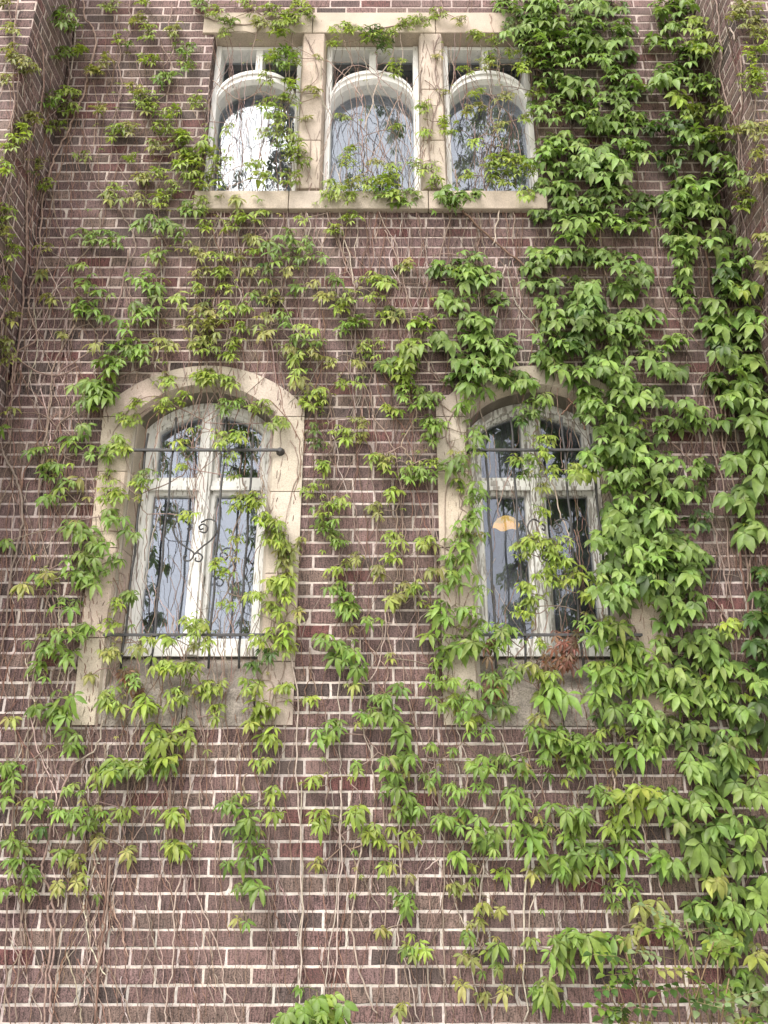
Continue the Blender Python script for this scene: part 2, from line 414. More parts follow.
def smooth_path(p, sub=5):
    p = [Vector(q) for q in p]; out = []
    for i in range(len(p) - 1):
        a, b_, c_, d_ = p[max(i - 1, 0)], p[i], p[i + 1], p[min(i + 2, len(p) - 1)]
        for k in range(sub):
            u = k / sub
            out.append(.5 * ((2 * b_) + (c_ - a) * u + (2 * a - 5 * b_ + 4 * c_ - d_) * u * u + (3 * b_ - a - 3 * c_ + d_) * u ** 3))
    return out + [p[-1]]
def grille(cx):
    gr = bpy.data.objects.new('window_grille', None); COL.objects.link(gr); gr.parent = bld
    for z in (3.353, 2.327):
        h = MB(); h.box((cx - .405, -.048, z - .0065), (cx + .445, -.032, z + .0065))
        for x in (cx - .40, cx + .44): h.tube([(x, -.046, z), (x, .01, z)], .008)
        if z > 3: h.tube([(cx + .445, -.05, z), (cx + .445, -.012, z)], [.012, .026], n=10)
        h.build('rail', 'iron', gr)
    for x in (-.30, -.15, .135, .29):
        bb = MB(); pts = []
        for i in range(15):
            z = 2.16 + (3.56 - 2.16) * i / 14
            if abs(x) > .2 and z > 3.50: break
            pts.append((cx + x + .004 * math.sin(i * 1.7 + x * 9), -.026, z))
        bb.tube(pts, .0064, n=6); bb.build('bar', 'iron', gr, smooth=True)
    q = lambda zx, zy: (lambda v: (v.x - WX[0] + cx, -.045, v.z))(at(130 + zx / 4.8, 480 + zy / 4.8, -.045))
    L1 = [(285, 240), (292, 222), (275, 212), (262, 225), (266, 245), (280, 238), (276, 226)]
    paths = [[(276, 232), (285, 242), (292, 225), (276, 208), (240, 188), (208, 225), (222, 280), (262, 318), (305, 350), (290, 385), (262, 385), (258, 368), (274, 364)],
             [(352, 232), (338, 238), (334, 222), (352, 212), (372, 228), (362, 252), (335, 246)],
             [(340, 205), (375, 188), (408, 200), (414, 245), (392, 285), (350, 318), (306, 358)],
             [(306, 358), (325, 350), (348, 368), (336, 390), (314, 386), (316, 372)]]
    for p in paths:
        sc = MB(); sc.tube(smooth_path([q(*c_) for c_ in p], 4), .0048, n=5); sc.build('scroll', 'iron', gr, smooth=True)
    return gr
for cx, pm, gm, tl in ((WX[0], 'white_paint', 'glass', (.012, -.01)), (WX[1], 'weathered_paint', 'dusty_glass', (-.02, .014))):
    blocks_ring(cx).build('stone_surround', 'limestone', bld)
    sill(cx).build('window_sill', 'sill_stone', bld)
    arched_window(cx, pm, gm, tl)
    grille(cx)

# ---- upper group of three
st = MB()
LB, LT, SZ0, SZ1 = 6.54, 6.735, 5.005, 5.185
xc = [UL - .08, -.50, .36, UR - .07]
for a, b_ in zip(xc, xc[1:]): st.box((a + .002, -.016, LB), (b_ - .002, .29, LT), jit(STONE, .06))
xc = [UL - .012, -.60, .28, UR + .012]
for a, b_ in zip(xc, xc[1:]):
    col = jit(STONE, .06); p = [(-.04, SZ0), (-.04, SZ1 - .04), (.10, SZ1), (.29, SZ1 + .003), (.29, SZ0)]
    vs_ = [(a + .002, y, z) for y, z in p] + [(b_ - .002, y, z) for y, z in p]; n = 5
    st.add(vs_, [tuple(range(n)), tuple(range(2 * n - 1, n - 1, -1))] + [(i, n + i, n + (i + 1) % n, (i + 1) % n) for i in range(n)], col)
MUL = ((-.5675, -.4025), (.2425, .4075))
for a, b_ in MUL:
    for z0, z1 in ((SZ1 + .004, 5.58), (5.584, 6.02), (6.024, LB - .003)):
        col = jit(STONE, .06); ch = .012
        P_ = [(a, .09), (a, .015), (a + ch, -.012), (b_ - ch, -.012), (b_, .015), (b_, .29), (a, .29)]
        n = len(P_); st.add([(x, y, z0) for x, y in P_] + [(x, y, z1) for x, y in P_], [tuple(range(n))[::-1], tuple(range(n, 2 * n))] + [(i, (i + 1) % n, n + (i + 1) % n, n + i) for i in range(n)], col)
st.build('stone_surround', 'limestone', bld, bevel=.006)
def upper_window(x0, x1, tilt, gm):
    cx = (x0 + x1) / 2; zb, zt = SZ1 + .004, LB - .004; y0, y1 = .085, .215; fw = .040
    f = MB()
    f.box((x0 + .002, y0, zb), (x0 + fw, y1, zt)); f.box((x1 - fw, y0, zb), (x1 - .002, y1, zt))
    f.box((x0 + fw, y0 + .004, zt - .03), (x1 - fw, y1 - .002, zt - .001)); f.box((x0 + fw, y0 + .02, zb), (x1 - fw, y1 - .002, zb + .05))
    win = f.build('window', 'fresh_paint', bld, bevel=.004)
    h = (x1 - x0) / 2 - fw; sp, ap = 5.965, 6.19
    n = 20; inn = []; out = []
    for i in range(n + 1):
        q = math.pi * (1 - i / n); inn.append((cx + h * math.cos(q), sp + (ap - sp) * math.sin(q))); out.append((cx + (h + .0) * math.cos(q) * 1.0, sp + .05 + (ap - sp + .012) * math.sin(q)))
    a_ = MB(); a_.ring(inn, out, y0 - .012, y1 - .004, cham=.022)
    o2 = [(x, z + .028) for x, z in out]; a_.ring(out, o2, y0 - .024, y0 + .05)
    a_.build('arch_moulding', 'fresh_paint', win)
    v = MB(); v.box((cx - .024, y0 + .006, ap + .062), (cx + .024, y1 - .004, zt - .031)); v.build('mullion', 'fresh_paint', win, bevel=.004)
    p = MB(); p.box((x0 + fw - .004, y1 - .022, 6.02), (x1 - fw + .004, y1 - .018, zt - .02)); p.build('pane', 'dark_glass', win)
    p = MB(); pts = [(cx - h, zb + .051)] + [(x, z) for x, z in inn] + [(cx + h, zb + .051)]; k = len(pts)
    p.add([(x, y1 - .034 + tilt * (x - cx), z) for x, z in pts] + [(x, y1 - .030 + tilt * (x - cx), z) for x, z in pts], [tuple(range(k)), tuple(range(2 * k - 1, k - 1, -1))])
    p.build('pane', gm, win)
upper_window(UL, MUL[0][0], 0.0, 'plain_glass'); upper_window(MUL[0][1], MUL[1][0], 0.0, 'clear_glass'); upper_window(MUL[1][1], UR, 0.0, 'glass')
for x, s_ in ((UL, 1), (UR, -1)):                       # brick returns of the opening
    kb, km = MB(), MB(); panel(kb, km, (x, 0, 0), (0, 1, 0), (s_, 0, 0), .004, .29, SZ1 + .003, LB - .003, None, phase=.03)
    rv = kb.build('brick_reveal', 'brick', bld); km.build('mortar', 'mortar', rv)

# ---- lamp hanging in the room behind the right arched window
lp = at(506, 522, .62)
lamp = thing('hanging_lamp', 'glowing amber glass lamp shade hanging inside the right arched window', 'lamp', loc=lp)
sm = MB(); prof = [(.010, .038), (.028, .034), (.055, .018), (.076, -.006), (.084, -.022)]; n = 20; vs_, fs_ = [], []
for r, z in prof: vs_ += [(r * math.cos(6.2832 * j / n), r * math.sin(6.2832 * j / n), z - (.012 * (j % 4 in (1, 2)) if r > .08 else 0)) for j in range(n)]
for i in range(len(prof) - 1): fs_ += [(i * n + j, i * n + (j + 1) % n, (i + 1) * n + (j + 1) % n, (i + 1) * n + j) for j in range(n)]
sm.add(vs_, fs_); sm.build('lamp_shade', 'lamp_glass', lamp, smooth=True)
cm = MB(); cm.tube([(0, 0, .05), (0, 0, 4.33 - lp.z)], .004); cm.build('cord', 'iron', lamp)

# ------------------------------------------------------------------ vines
HUE = {'p': (.20, .25, .13), 'g': (.140, .225, .040), 'y': (.225, .295, .046), 'o': (.235, .235, .070), 'd': (.052, .10, .024), 'l': (.168, .255, .062), 'r': (.16, .055, .035)}
TW = {'grey': (.28, .205, .17), 'pale': (.42, .35, .30), 'brown': (.20, .115, .085), 'dark': (.11, .07, .055)}
def leaflet(mb, base, f, s, n, L, wd, col, droop):
    """one leaflet: a folded, drooping blade"""
    T = (0, .2, .45, .72, .89, 1.0); W_ = (.03, .50, 1.0, .80, .34, 0)
    mid, lf, rt = [], [], []
    fold = .42
    for t_, w_ in zip(T, W_):
        d_ = droop * t_ * t_
        c_ = base + f * (L * t_ * (1 - .12 * droop * t_)) - n * (L * d_ * .55) + Vector((0, 0, -1)) * (L * d_ * .42)
        mid.append(c_); hw = L * wd * w_ * .5
        lf.append(c_ + s * hw + n * hw * fold); rt.append(c_ - s * hw + n * hw * fold)
    k = len(T) - 1
    vs = mid + lf[1:k] + rt[1:k]
    li = lambda i: len(T) + i - 1
    ri = lambda i: len(T) + (k - 1) + i - 1
    fs = [(0, 1, li(1)), (0, ri(1), 1), (k - 1, k, li(k - 1)), (k - 1, ri(k - 1), k)]
    for i in range(1, k - 1): fs += [(i, i + 1, li(i + 1), li(i)), (i, ri(i), ri(i + 1), i + 1)]
    mb.add(vs, fs, col)
def leaf(mb, base, s, col, wd, down):
    b_ = R(random.gauss(down, 13)); yaw = random.gauss(0, .55)
    f = Vector((math.sin(yaw) * .8, -math.cos(b_), -math.sin(b_))).normalized()
    up = Vector((random.gauss(0, .28), -math.sin(b_), math.cos(b_)))
    n = (up - f * up.dot(f)).normalized(); sd_ = f.cross(n).normalized()
    k = random.choice((5, 5, 5, 5, 4)) if s > .05 else 5
    angs = (-112, -56, 0, 56, 112) if k == 5 else (-80, -28, 26, 82)
    lens = (.66, .9, 1, .9, .66) if k == 5 else (.75, 1, 1, .75)
    for a, l in zip(angs, lens):
        a = R(a + random.gauss(0, 8)); ff = (f * math.cos(a) + sd_ * math.sin(a)).normalized(); ss = (-f * math.sin(a) + sd_ * math.cos(a)).normalized()
        leaflet(mb, base + ff * s * .04, ff, ss, n, s * l * random.uniform(.85, 1.12), wd * random.uniform(.9, 1.1), jit(col, .13), random.uniform(.25, .95))
STY = {  # leaf length (m), leaflet width ratio, base hue, how far it stands out, density
    'small': (.048, .34, 'y', .12, 2.0), 'olive': (.046, .34, 'o', .10, 1.7), 'mid': (.066, .35, 'g', .15, 1.4),
    'lush': (.070, .49, 'l', .25, 2.5), 'big': (.080, .45, 'l', .18, 1.6), 'bright': (.066, .35, 'y', .15, 1.35)}
def parse(txt):
    out = []
    for tok in txt.split():
        fl = ''
        while tok[-1].isalpha(): fl += tok[-1]; tok = tok[:-1]
        v = [float(x) for x in tok.split(',')]
        if len(v) == 2: v += [11, 8]
        if len(v) == 3: v += [v[2] * .75]
        out.append((*v, fl))
    return out
VGROUP = 'virginia creeper vines climbing the brick wall'
def surface_d(px, py):
    """depth of the masonry face seen at a pixel: wall 0, or the side or front of a pier"""
    p = at(px, py, 0)
    if abs(p.x) <= PX: return 0.0
    q = at(px, py, -PO)
    if abs(q.x) >= PX: return -PO
    return -CD + CD * PX / abs(p.x)
def stem_path(pxs, lift=.012, wob=.008):
    pts = smooth_path([(*p[:2], 0) for p in pxs], 6); out = []
    ph, ph2 = random.uniform(0, 99), random.uniform(0, 99)
    for p in pts:
        p.x += 2.2 * noise.noise(Vector((p.y * .05, ph, 0))) + 0.9 * noise.noise(Vector((p.y * .15, ph2, 3)))
    for i, p in enumerate(pts):
        d_ = surface_d(p.x, p.y) - lift - random.uniform(0, .012)
        q = at(p.x, p.y, d_); out.append(q + Vector((random.gauss(0, wob) * .6, 0, random.gauss(0, wob) * .3)))
    return out
def vine(label, style, txt, stems=(), name='climbing_vine'):
    s0, wd, hue, out, dens = STY[style]
    cl = parse(txt)
    zs = [at(c_[0], c_[1]).z for c_ in cl]; xs_ = [at(c_[0], c_[1]).x for c_ in cl]
    root = thing(name, label, 'vine', VGROUP, (sum(xs_) / len(xs_), -.02, min(zs)))
    off = Vector(root.location)
    lv, sm_ = MB(), MB()
    order = sorted(cl, key=lambda c_: c_[1])
    main = []
    for i in range(0, len(order)):
        grp = order[max(0, i - 2):i + 3]; main.append((sum(c_[0] for c_ in grp) / len(grp), order[i][1]))
    if len(main) > 2:
        thin = [main[0]]
        for q in main[1:]:
            if q[1] - thin[-1][1] > 14: thin.append(q)
        main = [(thin[0][0] + random.uniform(-4, 4), thin[0][1] - 25)] + thin + [(thin[-1][0] + random.uniform(-5, 5), thin[-1][1] + random.uniform(20, 60))]
    else: main = [(main[0][0], main[0][1] - 30), (main[0][0], main[0][1] + 30)]
    mp = stem_path(main); L_ = len(mp)
    sm_.tube(mp, [.0045 - .002 * i / L_ for i in range(L_)], jit(TW['grey'], .15))
    for (x, y, rx, ry, fl) in cl:
        h = hue; sc = 1.0
        for ch in fl:
            if ch in HUE: h = ch
            elif ch == 'B': sc *= 1.3
            elif ch == 'S': sc *= .78
        k = kpx(y); s = s0 * sc; sp = s * k
        if style in ('lush', 'big'): rx *= 1.12; ry *= 1.15
        if y > 755 and style in ('mid', 'small') and x < 520: rx *= .85; ry *= .85
        n = max(2, round(dens * (1.1 + 2.6 * rx * ry / (sp * sp * .72))))
        s *= random.uniform(.85, 1.15); dn = random.gauss(0, 9); tint = random.uniform(.82, 1.18)
        sd0 = surface_d(x, y)
        anchor = at(x + random.uniform(-2, 2), y - ry * .3, sd0 - .015)
        near = min(mp, key=lambda q: (q - anchor).length)
        if .03 < (near - anchor).length < .5:
            md = (near + anchor) / 2 + Vector((random.gauss(0, .02), -.01, random.gauss(0, .02)))
            sm_.tube(smooth_path([near, md, anchor], 4), .0026, jit(TW['grey'], .2), 4)
        for i in range(n):
            while True:
                u, v = random.uniform(-1, 1), random.uniform(-1, 1)
                if u * u + v * v <= 1: break
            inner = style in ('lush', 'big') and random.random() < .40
            o_ = random.uniform(.015, .05) if inner else random.uniform(.02, .03 + out * (.35 + .65 * max(0, .6 + .4 * v)))
            ss = s * random.choice((random.uniform(.5, .8), random.uniform(.8, 1.2), random.uniform(.85, 1.15)))
            base = at(x + u * rx * .85, y + v * ry * .85 - sp * .42, sd0 - o_)
            hh = HUE[h]
            mixh = HUE[random.choice('gydol' if style != 'lush' else 'lldgl')]
            kk = random.uniform(0, .45); col = tuple(p * (1 - kk) + q * kk for p, q in zip(hh, mixh))
            if inner: col = tuple(p * .5 + q * .5 for p, q in zip(col, HUE['d']))  # leaves close to the wall tinted darker: shade inside the clump put into colour
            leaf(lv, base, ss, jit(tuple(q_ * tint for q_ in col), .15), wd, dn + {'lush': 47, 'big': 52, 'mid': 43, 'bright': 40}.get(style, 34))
            pm = (anchor + base) / 2 + Vector((0, -.01, .02))
            sm_.tube([anchor + Vector((u * .02, 0, v * .02)), pm, base], .0014, (.17, .15, .06), 3)
    for q in mp[2:-2]:
        if random.random() < .30:
            b2 = q + Vector((random.gauss(0, .05), -random.uniform(.01, .05), random.gauss(0, .03)))
            leaf(lv, b2, s0 * random.uniform(.4, .75), jit(HUE[random.choice('yog' if style not in ('lush', 'big') else 'lgy')], .2), wd, 35)
            sm_.tube([q, (q + b2) / 2 + Vector((0, 0, .008)), b2], .0012, (.17, .15, .06), 3)
    for p in stems:
        kind = p[0]; rad = p[1] * .72; q = stem_path(p[2:], .014, .006)
        sm_.tube(q, [rad * (1.1 - .3 * i / len(q)) for i in range(len(q))], jit(TW[kind], .12), 6)
    for mb in (lv, sm_): mb.v = [(a - off.x, b2 - off.y, c_ - off.z) for a, b2, c_ in mb.v]
    lv.build('foliage', 'leaf', root, smooth=True); sm_.build('stem', 'twig', root, smooth=True)
    return root
def bare(label, kind, rad, *pxs):
    rad *= .72; q = stem_path(pxs, .016, .006); L_ = len(q); off = q[-1].copy()
    mb = MB(); mb.tube([p - off for p in q], [rad * (1.15 - .35 * i / L_) for i in range(L_)], jit(TW[kind], .12), 6)
    for i in range(4, L_ - 2, 5):                    # rootlets and stubs
        if random.random() < .6:
            p = q[i] - off; e = p + Vector((random.gauss(0, .05), -.01, random.gauss(-.03, .05)))
            mb.tube(smooth_path([p, (p + e) / 2 + Vector((random.gauss(0, .015), 0, random.gauss(0, .015))), e], 3), rad * .33, jit(TW[kind], .2), 4)
    o = mb.build('bare_stem', 'twig', None, smooth=True); o.location = off
    o['label'] = label; o['category'] = 'vine stem'; o['group'] = 'bare woody vine stems on the brick wall'
    return o
vine('sparse olive vine on the front face of the left brick pier', 'olive', '5,3 12,55,14,10 22,65 5,82 12,30,10 30,72', (('grey', .006, (18, 0), (14, 40), (15, 90), (8, 130)),))
vine('tangled vine on the shaded side of the left pier, near the top of the wall', 'small', '60,18,18,12g 72,28g 62,55,14,8g 80,52,8 50,100,14,10g 70,95 20,135,14,12 55,128,14,6 8,150,8 40,165o 45,185 5,170 30,120o 68,110', (('pale', .008, (78, 20), (74, 55), (69, 80)), ('grey', .006, (40, 40), (44, 90), (30, 150), (28, 200))))
vine('yellow green vine on the left pier side, level with the upper stone sill', 'olive', '6,215,10,12y 12,250,12,14y 5,285,6,8y 3,232 10,320 4,345o 6,360o', (('grey', .009, (27, 190), (26, 252), (22, 310), (15, 372), (9, 395)),))
vine('slender vine strand left of the upper windows, its tufts in one column', 'small', '110,8,12,8 142,2,12,6 148,33,10,12 118,42,6 128,47,5g 145,100,16,10 118,135,12,12 82,158,8 115,190,12,8 138,20o 105,62,10o 130,130o 95,75o', (('grey', .006, (114, 15), (118, 40), (121, 70), (120, 96), (112, 122)), ('grey', .005, (115, 148), (122, 170), (135, 197))))
vine('green vine clumps on brick just left of the upper left window', 'small', '183,50,12,9g 188,66,12,8g 168,80,16,8g 180,140,16,8 165,130,12 160,175,14,8 196,101,8,12 185,160,16 155,148o 175,30o 150,110,12 170,115,12 150,60,10 135,90,10o 160,200,14 172,190,12 130,160,10 145,180,12o 100,110,9o', (('grey', .005, (160, 45), (172, 70), (165, 110)),))
vine('bright yellow vine heap at the left end of the upper stone sill', 'bright', '188,140,12 190,170,16,14 219,167,14,12 196,180,14 227,130,9 205,160,14,14 210,185,16,10 258,169,12,12S 266,182,12 193,211,12,8g 240,219,12,6 253,221,12,6 235,205,10o 205,145,10,10')
vine('vine draped along the left end of the long stone lintel', 'small', '200,5,12,8g 229,23,10,8g 215,15,12 248,5,10 268,13,12 285,20,18,9 295,21 308,16,8 279,34,12 225,35,8 260,25o 300,8', (('grey', .005, (195, 12), (220, 22), (250, 24), (280, 12)),))
vine('vine hanging down over the left pale stone mullion', 'small', '284,56,14,9g 295,62,10 281,69,12g 284,104,18,9 266,107,10 261,135,10 284,135,14,8 294,146,10,12 281,148,8d 318,95,6o 306,122,6o 312,92,6o 316,60,5o 290,85,10 275,120,12 300,160,12 290,180,12 265,80,9 272,60,9', (('grey', .004, (308, 40), (318, 75), (300, 100), (310, 140), (308, 182)), ('grey', .003, (285, 40), (322, 60), (350, 62))))
vine('leafy vine hanging from the lintel over the middle upper window', 'small', '341,31,12,8 374,34,14,10d 383,47,12,10d 352,30,10 396,65,10 394,74,8 404,26,12 420,23,12 438,16,10 460,23,9o 385,36,14,8 365,42,8 335,45,8', (('pale', .006, (394, 36), (392, 55), (376, 89), (365, 130)), ('grey', .004, (344, 40), (352, 62), (338, 84))))
vine('vine growing up from the sill across the middle upper window', 'small', '347,161,9,12 331,193,13,14 347,200,10 394,169,10 383,193,14g 407,198,14g 370,185,12 352,150,8 395,130,7 342,120,7 358,182,8o 375,165,7o 392,182,14,10 350,190,10', (('grey', .003, (345, 190), (348, 150), (352, 110), (345, 80)), ('grey', .003, (365, 190), (380, 140), (372, 105)), ('grey', .003, (395, 170), (360, 145), (340, 160)), ('dark', .003, (340, 105), (372, 140), (405, 178))))
vine('thin vine winding down the right pale stone mullion', 'small', '422,109,10 448,128,11,12 425,135,8 428,172,14,8 446,200,12,8g 436,185,10 456,205,12g 415,165,8 438,60,5o 445,95,5o', (('grey', .003, (432, 40), (438, 80), (430, 100), (445, 140)), ('dark', .003, (425, 80), (440, 95), (446, 130))))
vine('twiggy vine hanging in front of the right upper window', 'small', '467,73,10,6 475,39,10 495,43,10 506,99,12,6o 467,112,8o 475,146,10 503,161,18,9y 516,167,16 490,167,12 467,177,8 530,175,12 530,60,10 535,95,10 488,60,9 510,55,9y 478,95,8 525,120,9 498,128,8o 480,110,8o 520,70,6 485,66o 500,180,14', (('pale', .004, (500, 50), (498, 75), (504, 100), (496, 125)), ('pale', .004, (480, 45), (488, 80), (500, 115)), ('grey', .003, (470, 75), (490, 95), (520, 88)), ('grey', .004, (505, 40), (522, 62), (516, 90)), ('dark', .003, (462, 130), (490, 145), (522, 150))))
vine('vine with pale stems below the left end of the upper sill', 'small', '200,205,14 218,258,14,6 205,227,10 255,253,8 235,258,10o 205,310,12o 228,291,14,6 245,310,8 210,338,14,8o 205,350,16,10 235,345,10 205,380,14,8 230,385,8 200,255o 202,275,10o 232,228,10 225,310,12 215,325,12o 240,330,10 250,275,10o 220,275,12 230,355,12 195,290,10', (('pale', .006, (250, 232), (237, 275), (242, 300), (232, 330), (224, 355)), ('grey', .005, (200, 250), (195, 280), (205, 310))))
vine('dense green vine cluster on brick under the left stone mullion', 'mid', '288,238,12,10S 305,250,14,14S 280,262,10S 320,260,8S 298,258,14S 265,270,8dS 240,220,10,6yS 262,216,10,6yS 262,298,14,8S 265,318,10oS 268,283,6yS 295,368,10,14yS 310,355,12oS 305,333,14,8yS 300,342,10,8S 263,333,10oS 312,285,7oS 290,275,10oS 300,385oS 250,240oS 285,320,12S 275,300,12oS 295,290,12S 320,345,10S 285,350,12oS 270,250,10S', (('grey', .004, (266, 235), (262, 290), (268, 350), (262, 385)),))
vine('vine column on brick under the middle upper window', 'small', '302,220,8 350,220,10 335,232,10 336,280,8g 375,280,14,8 350,300,16,10 360,323,14,8g 345,330,10g 372,350,16,12 350,386,14,6 340,310,10 375,298,10y 385,318,8y 360,365,8o 325,300o 385,367,8g 330,365o', (('grey', .005, (338, 237), (345, 262), (355, 288), (352, 330)), ('pale', .004, (378, 200), (384, 225), (396, 245), (400, 290))))
vine('dark green vine column running down toward the left arched window', 'mid', '95,238,12S 110,243,16S 85,238S 78,268,10 90,285,12 105,298,9 85,310,14 75,305 100,318 110,323,12 95,345,8o 100,365,14 110,370,12 110,385,10 85,388,16 100,392,12 45,250,8oS 45,275,8oS 65,335,8oS 50,300,8oS 115,350,12', (('grey', .007, (128, 250), (122, 290), (112, 320), (98, 345), (60, 372), (52, 390)),))
vine('thick green vine clump on brick above the left arched surround', 'mid', '185,210,12S 145,228,12 155,225,12 180,235,12S 155,255,12 140,278,14 145,285,14 155,297,12 175,303,12yS 145,318,14 130,330,14 155,315 120,350,14 140,355,14 165,345,12oS 190,325,12oS 195,345,8oS 115,200,10oS 140,200,10oS 135,310,10 132,345,12 165,230,10 190,250oS', (('grey', .006, (128, 190), (124, 215), (135, 240), (130, 262)), ('pale', .006, (162, 240), (160, 275), (158, 330), (155, 370))))
vine('vine trailing over the left arched stone surround and window head', 'small', '136,359,12g 114,362,12g 102,390,12g 167,384,10 205,378,14,8 224,382,9 133,406,9 164,408,14 183,400,10 133,423,10 120,447,12,12 220,440,14 239,440,10 236,406,10g 225,408,12g 261,409,14 277,425,12 230,459,8 233,478,8g 149,478,12g 111,497,16 189,519,9 180,447,8 181,470,5 108,480,12 140,485,10 120,420,8', (('brown', .004, (165, 370), (180, 395), (150, 420), (140, 470)), ('grey', .003, (215, 365), (200, 395), (185, 430), (175, 470)), ('grey', .003, (140, 395), (110, 440), (112, 480))))
vine('bright vine tumbling down brick left of the left arched window', 'mid', '85,395,18 105,400,10 92,412,10 85,430,10 75,443,14 35,457,12 45,470,8 55,475,14 65,490,12 48,503,9 80,485,8o 75,528,14,9 85,535,10 90,555,16,11 110,565,16,12 75,575,12 45,575,10o 95,582,16 115,520,16 130,535,10 10,415,8o 5,430,8 5,545,8 100,545,10 85,570,14,12 112,455,12,12 95,455', (('grey', .009, (0, 450), (13, 471), (21, 495), (20, 530), (12, 567), (9, 590)), ('grey', .005, (52, 390), (45, 440), (39, 494), (42, 535), (47, 567)), ('grey', .004, (62, 440), (50, 500), (60, 540), (46, 565))))
vine('vine tufts stacked down the brick beside the left sill', 'mid', '40,585,12 25,588,8o 85,580,14 65,608,15,7 65,635,15,7 50,655,14,10 70,660,11 40,675,10,13 65,698,14,7 35,708,8 55,712,10 62,720,14 70,740,9 75,752,12,8 8,770,10 10,725,8o 75,640,10', (('grey', .006, (10, 580), (5, 627), (0, 655)), ('pale', .006, (80, 645), (70, 670), (66, 692)), ('grey', .005, (50, 590), (40, 640), (30, 700), (27, 780))))
vine('light vine strand hanging down the left jamb onto the left sill', 'small', '115,607,10 130,597,8g 110,628,10 85,632,9g 110,655,12o 90,678,6o 135,683,12g 110,700,12,12 115,712,10 155,710,18,12B 145,705,10B 128,598,8g 150,642,8 140,650,8o', (('grey', .003, (115, 585), (108, 640), (122, 700)), ('pale', .006, (102, 720), (96, 748), (73, 765), (67, 782)), ('brown', .004, (138, 690), (126, 720), (120, 745))))
vine('broad leafed vine falling in a heap below the left stone sill', 'bright', '165,740,16,10 190,738,13,8 160,755,14 172,762,12 115,770,17,8 100,775,9 155,735,10 135,768,10 180,725,8S', (('pale', .004, (142, 715), (132, 735), (125, 760)),))
vine('vine climbing the middle mullion of the left arched window', 'small', '195,632,10 200,625,9 180,698,14 160,668,14 165,643,8 185,625,8 190,670,12 215,690,13 215,715,12 195,650,8o 205,645,9 215,567,10 227,606,8 238,510,8 242,505,14 255,503,12 236,541,7 252,598,7 225,575,8 172,672,10 200,695,10', (('pale', .003, (160, 505), (152, 540), (146, 590)), ('grey', .003, (200, 600), (205, 650), (198, 700), (210, 760)), ('dark', .003, (175, 500), (182, 560), (172, 610))))
vine('yellow green vine following the right jamb of the left arched window', 'small', '255,500,13 262,520,10 274,525,12 275,540,14,12 285,560,14,12o 280,544,12 270,612,12 275,590,16,10B 285,582,12B 275,640,16,12B 285,650,12 257,645,9 255,668,10d 250,690,14B 262,715,16,12B 270,740,12B 262,765,12 300,615,8o 283,690,9 290,600,8 300,545,8o 262,598,8 310,703,9,6 268,655,10d 255,725,10B 290,630,9', (('grey', .003, (290, 440), (298, 470), (285, 520), (292, 580)), ('brown', .003, (270, 400), (300, 440), (295, 500)), ('grey', .003, (278, 600), (285, 660), (272, 710), (276, 770))))
vine('thin strand of small leaf tufts just right of the left arched surround', 'small', '310,405,14 320,398,12 315,430,8d 315,445,8d 340,437,14 358,423,12o 360,440,10o 320,470,10 310,492,10 325,512,12 325,525,14g 340,505,10 335,543,15g 350,565,8o 354,560,8o 340,590,16,10gB 347,605,16,10gB 335,575,8 350,615,10gB', (('pale', .004, (333, 436), (340, 470), (347, 500)), ('grey', .004, (368, 380), (375, 430), (372, 480), (378, 520), (366, 590)), ('grey', .003, (312, 400), (322, 450), (330, 520))))
vine('sparse vine strand on brick midway between the arched windows', 'small', '412,396,14,10g 422,406,12,10gB 391,413,10 431,424,11g 433,443,9g 410,476,12g 424,476,12g 394,497,10 377,511,10o 387,471,10 377,460,9 394,541,12 426,544,9 391,560,9 377,574,9o 415,588,10 394,602,9o 385,460o 430,465,9', (('brown', .006, (378, 360), (395, 390), (415, 402)), ('grey', .004, (372, 415), (395, 450), (400, 480), (402, 545), (400, 620)), ('grey', .003, (428, 480), (432, 530), (440, 565))))
vine('long strand of leaf tufts below the gap between the windows', 'mid', '345,612,12S 370,622,14,6S 325,640,8S 335,653,12 350,655,12 355,672,10 350,690,12,6oS 375,700,16,7S 370,717,20,8S 322,735,15 355,770,11S 335,728,9S 395,690,9S 390,700,10S 395,740,14 385,760,9 392,775,14 405,760,12 340,662,10 390,715,12S 403,735,10', (('pale', .004, (339, 660), (339, 740), (342, 790), (336, 900), (322, 1024)), ('pale', .004, (360, 640), (362, 720), (372, 760), (374, 800)), ('grey', .003, (385, 620), (376, 655), (362, 680))))
vine('green vine column between the right upper window and the right arched window', 'lush', '388,285,9yS 405,268,8oS 440,272,12,8gS 470,262,12,10 480,275,20,12 468,285,10 455,303,20,9 495,303,12,8 475,320,16,9 422,328,14,9yS 395,315,10oS 412,350,14,8yS 440,345,14,8 400,367,18,6yS 405,385,12yS 480,345,20,10 500,350,18,10 475,365,20,10 500,362,14 465,383,18,8 515,383,18,8 395,200,12,8yS 450,198,13,10 472,200,11 525,195,9yS 455,270,10gS 490,372,14 478,335,10', (('pale', .007, (500, 192), (498, 215), (492, 245)), ('grey', .005, (515, 198), (514, 220), (512, 245)), ('brown', .009, (462, 210), (490, 238), (520, 262), (545, 285)), ('pale', .006, (505, 265), (500, 300), (494, 330), (488, 345)), ('grey', .005, (384, 230), (400, 265), (411, 315), (415, 340), (440, 383))))
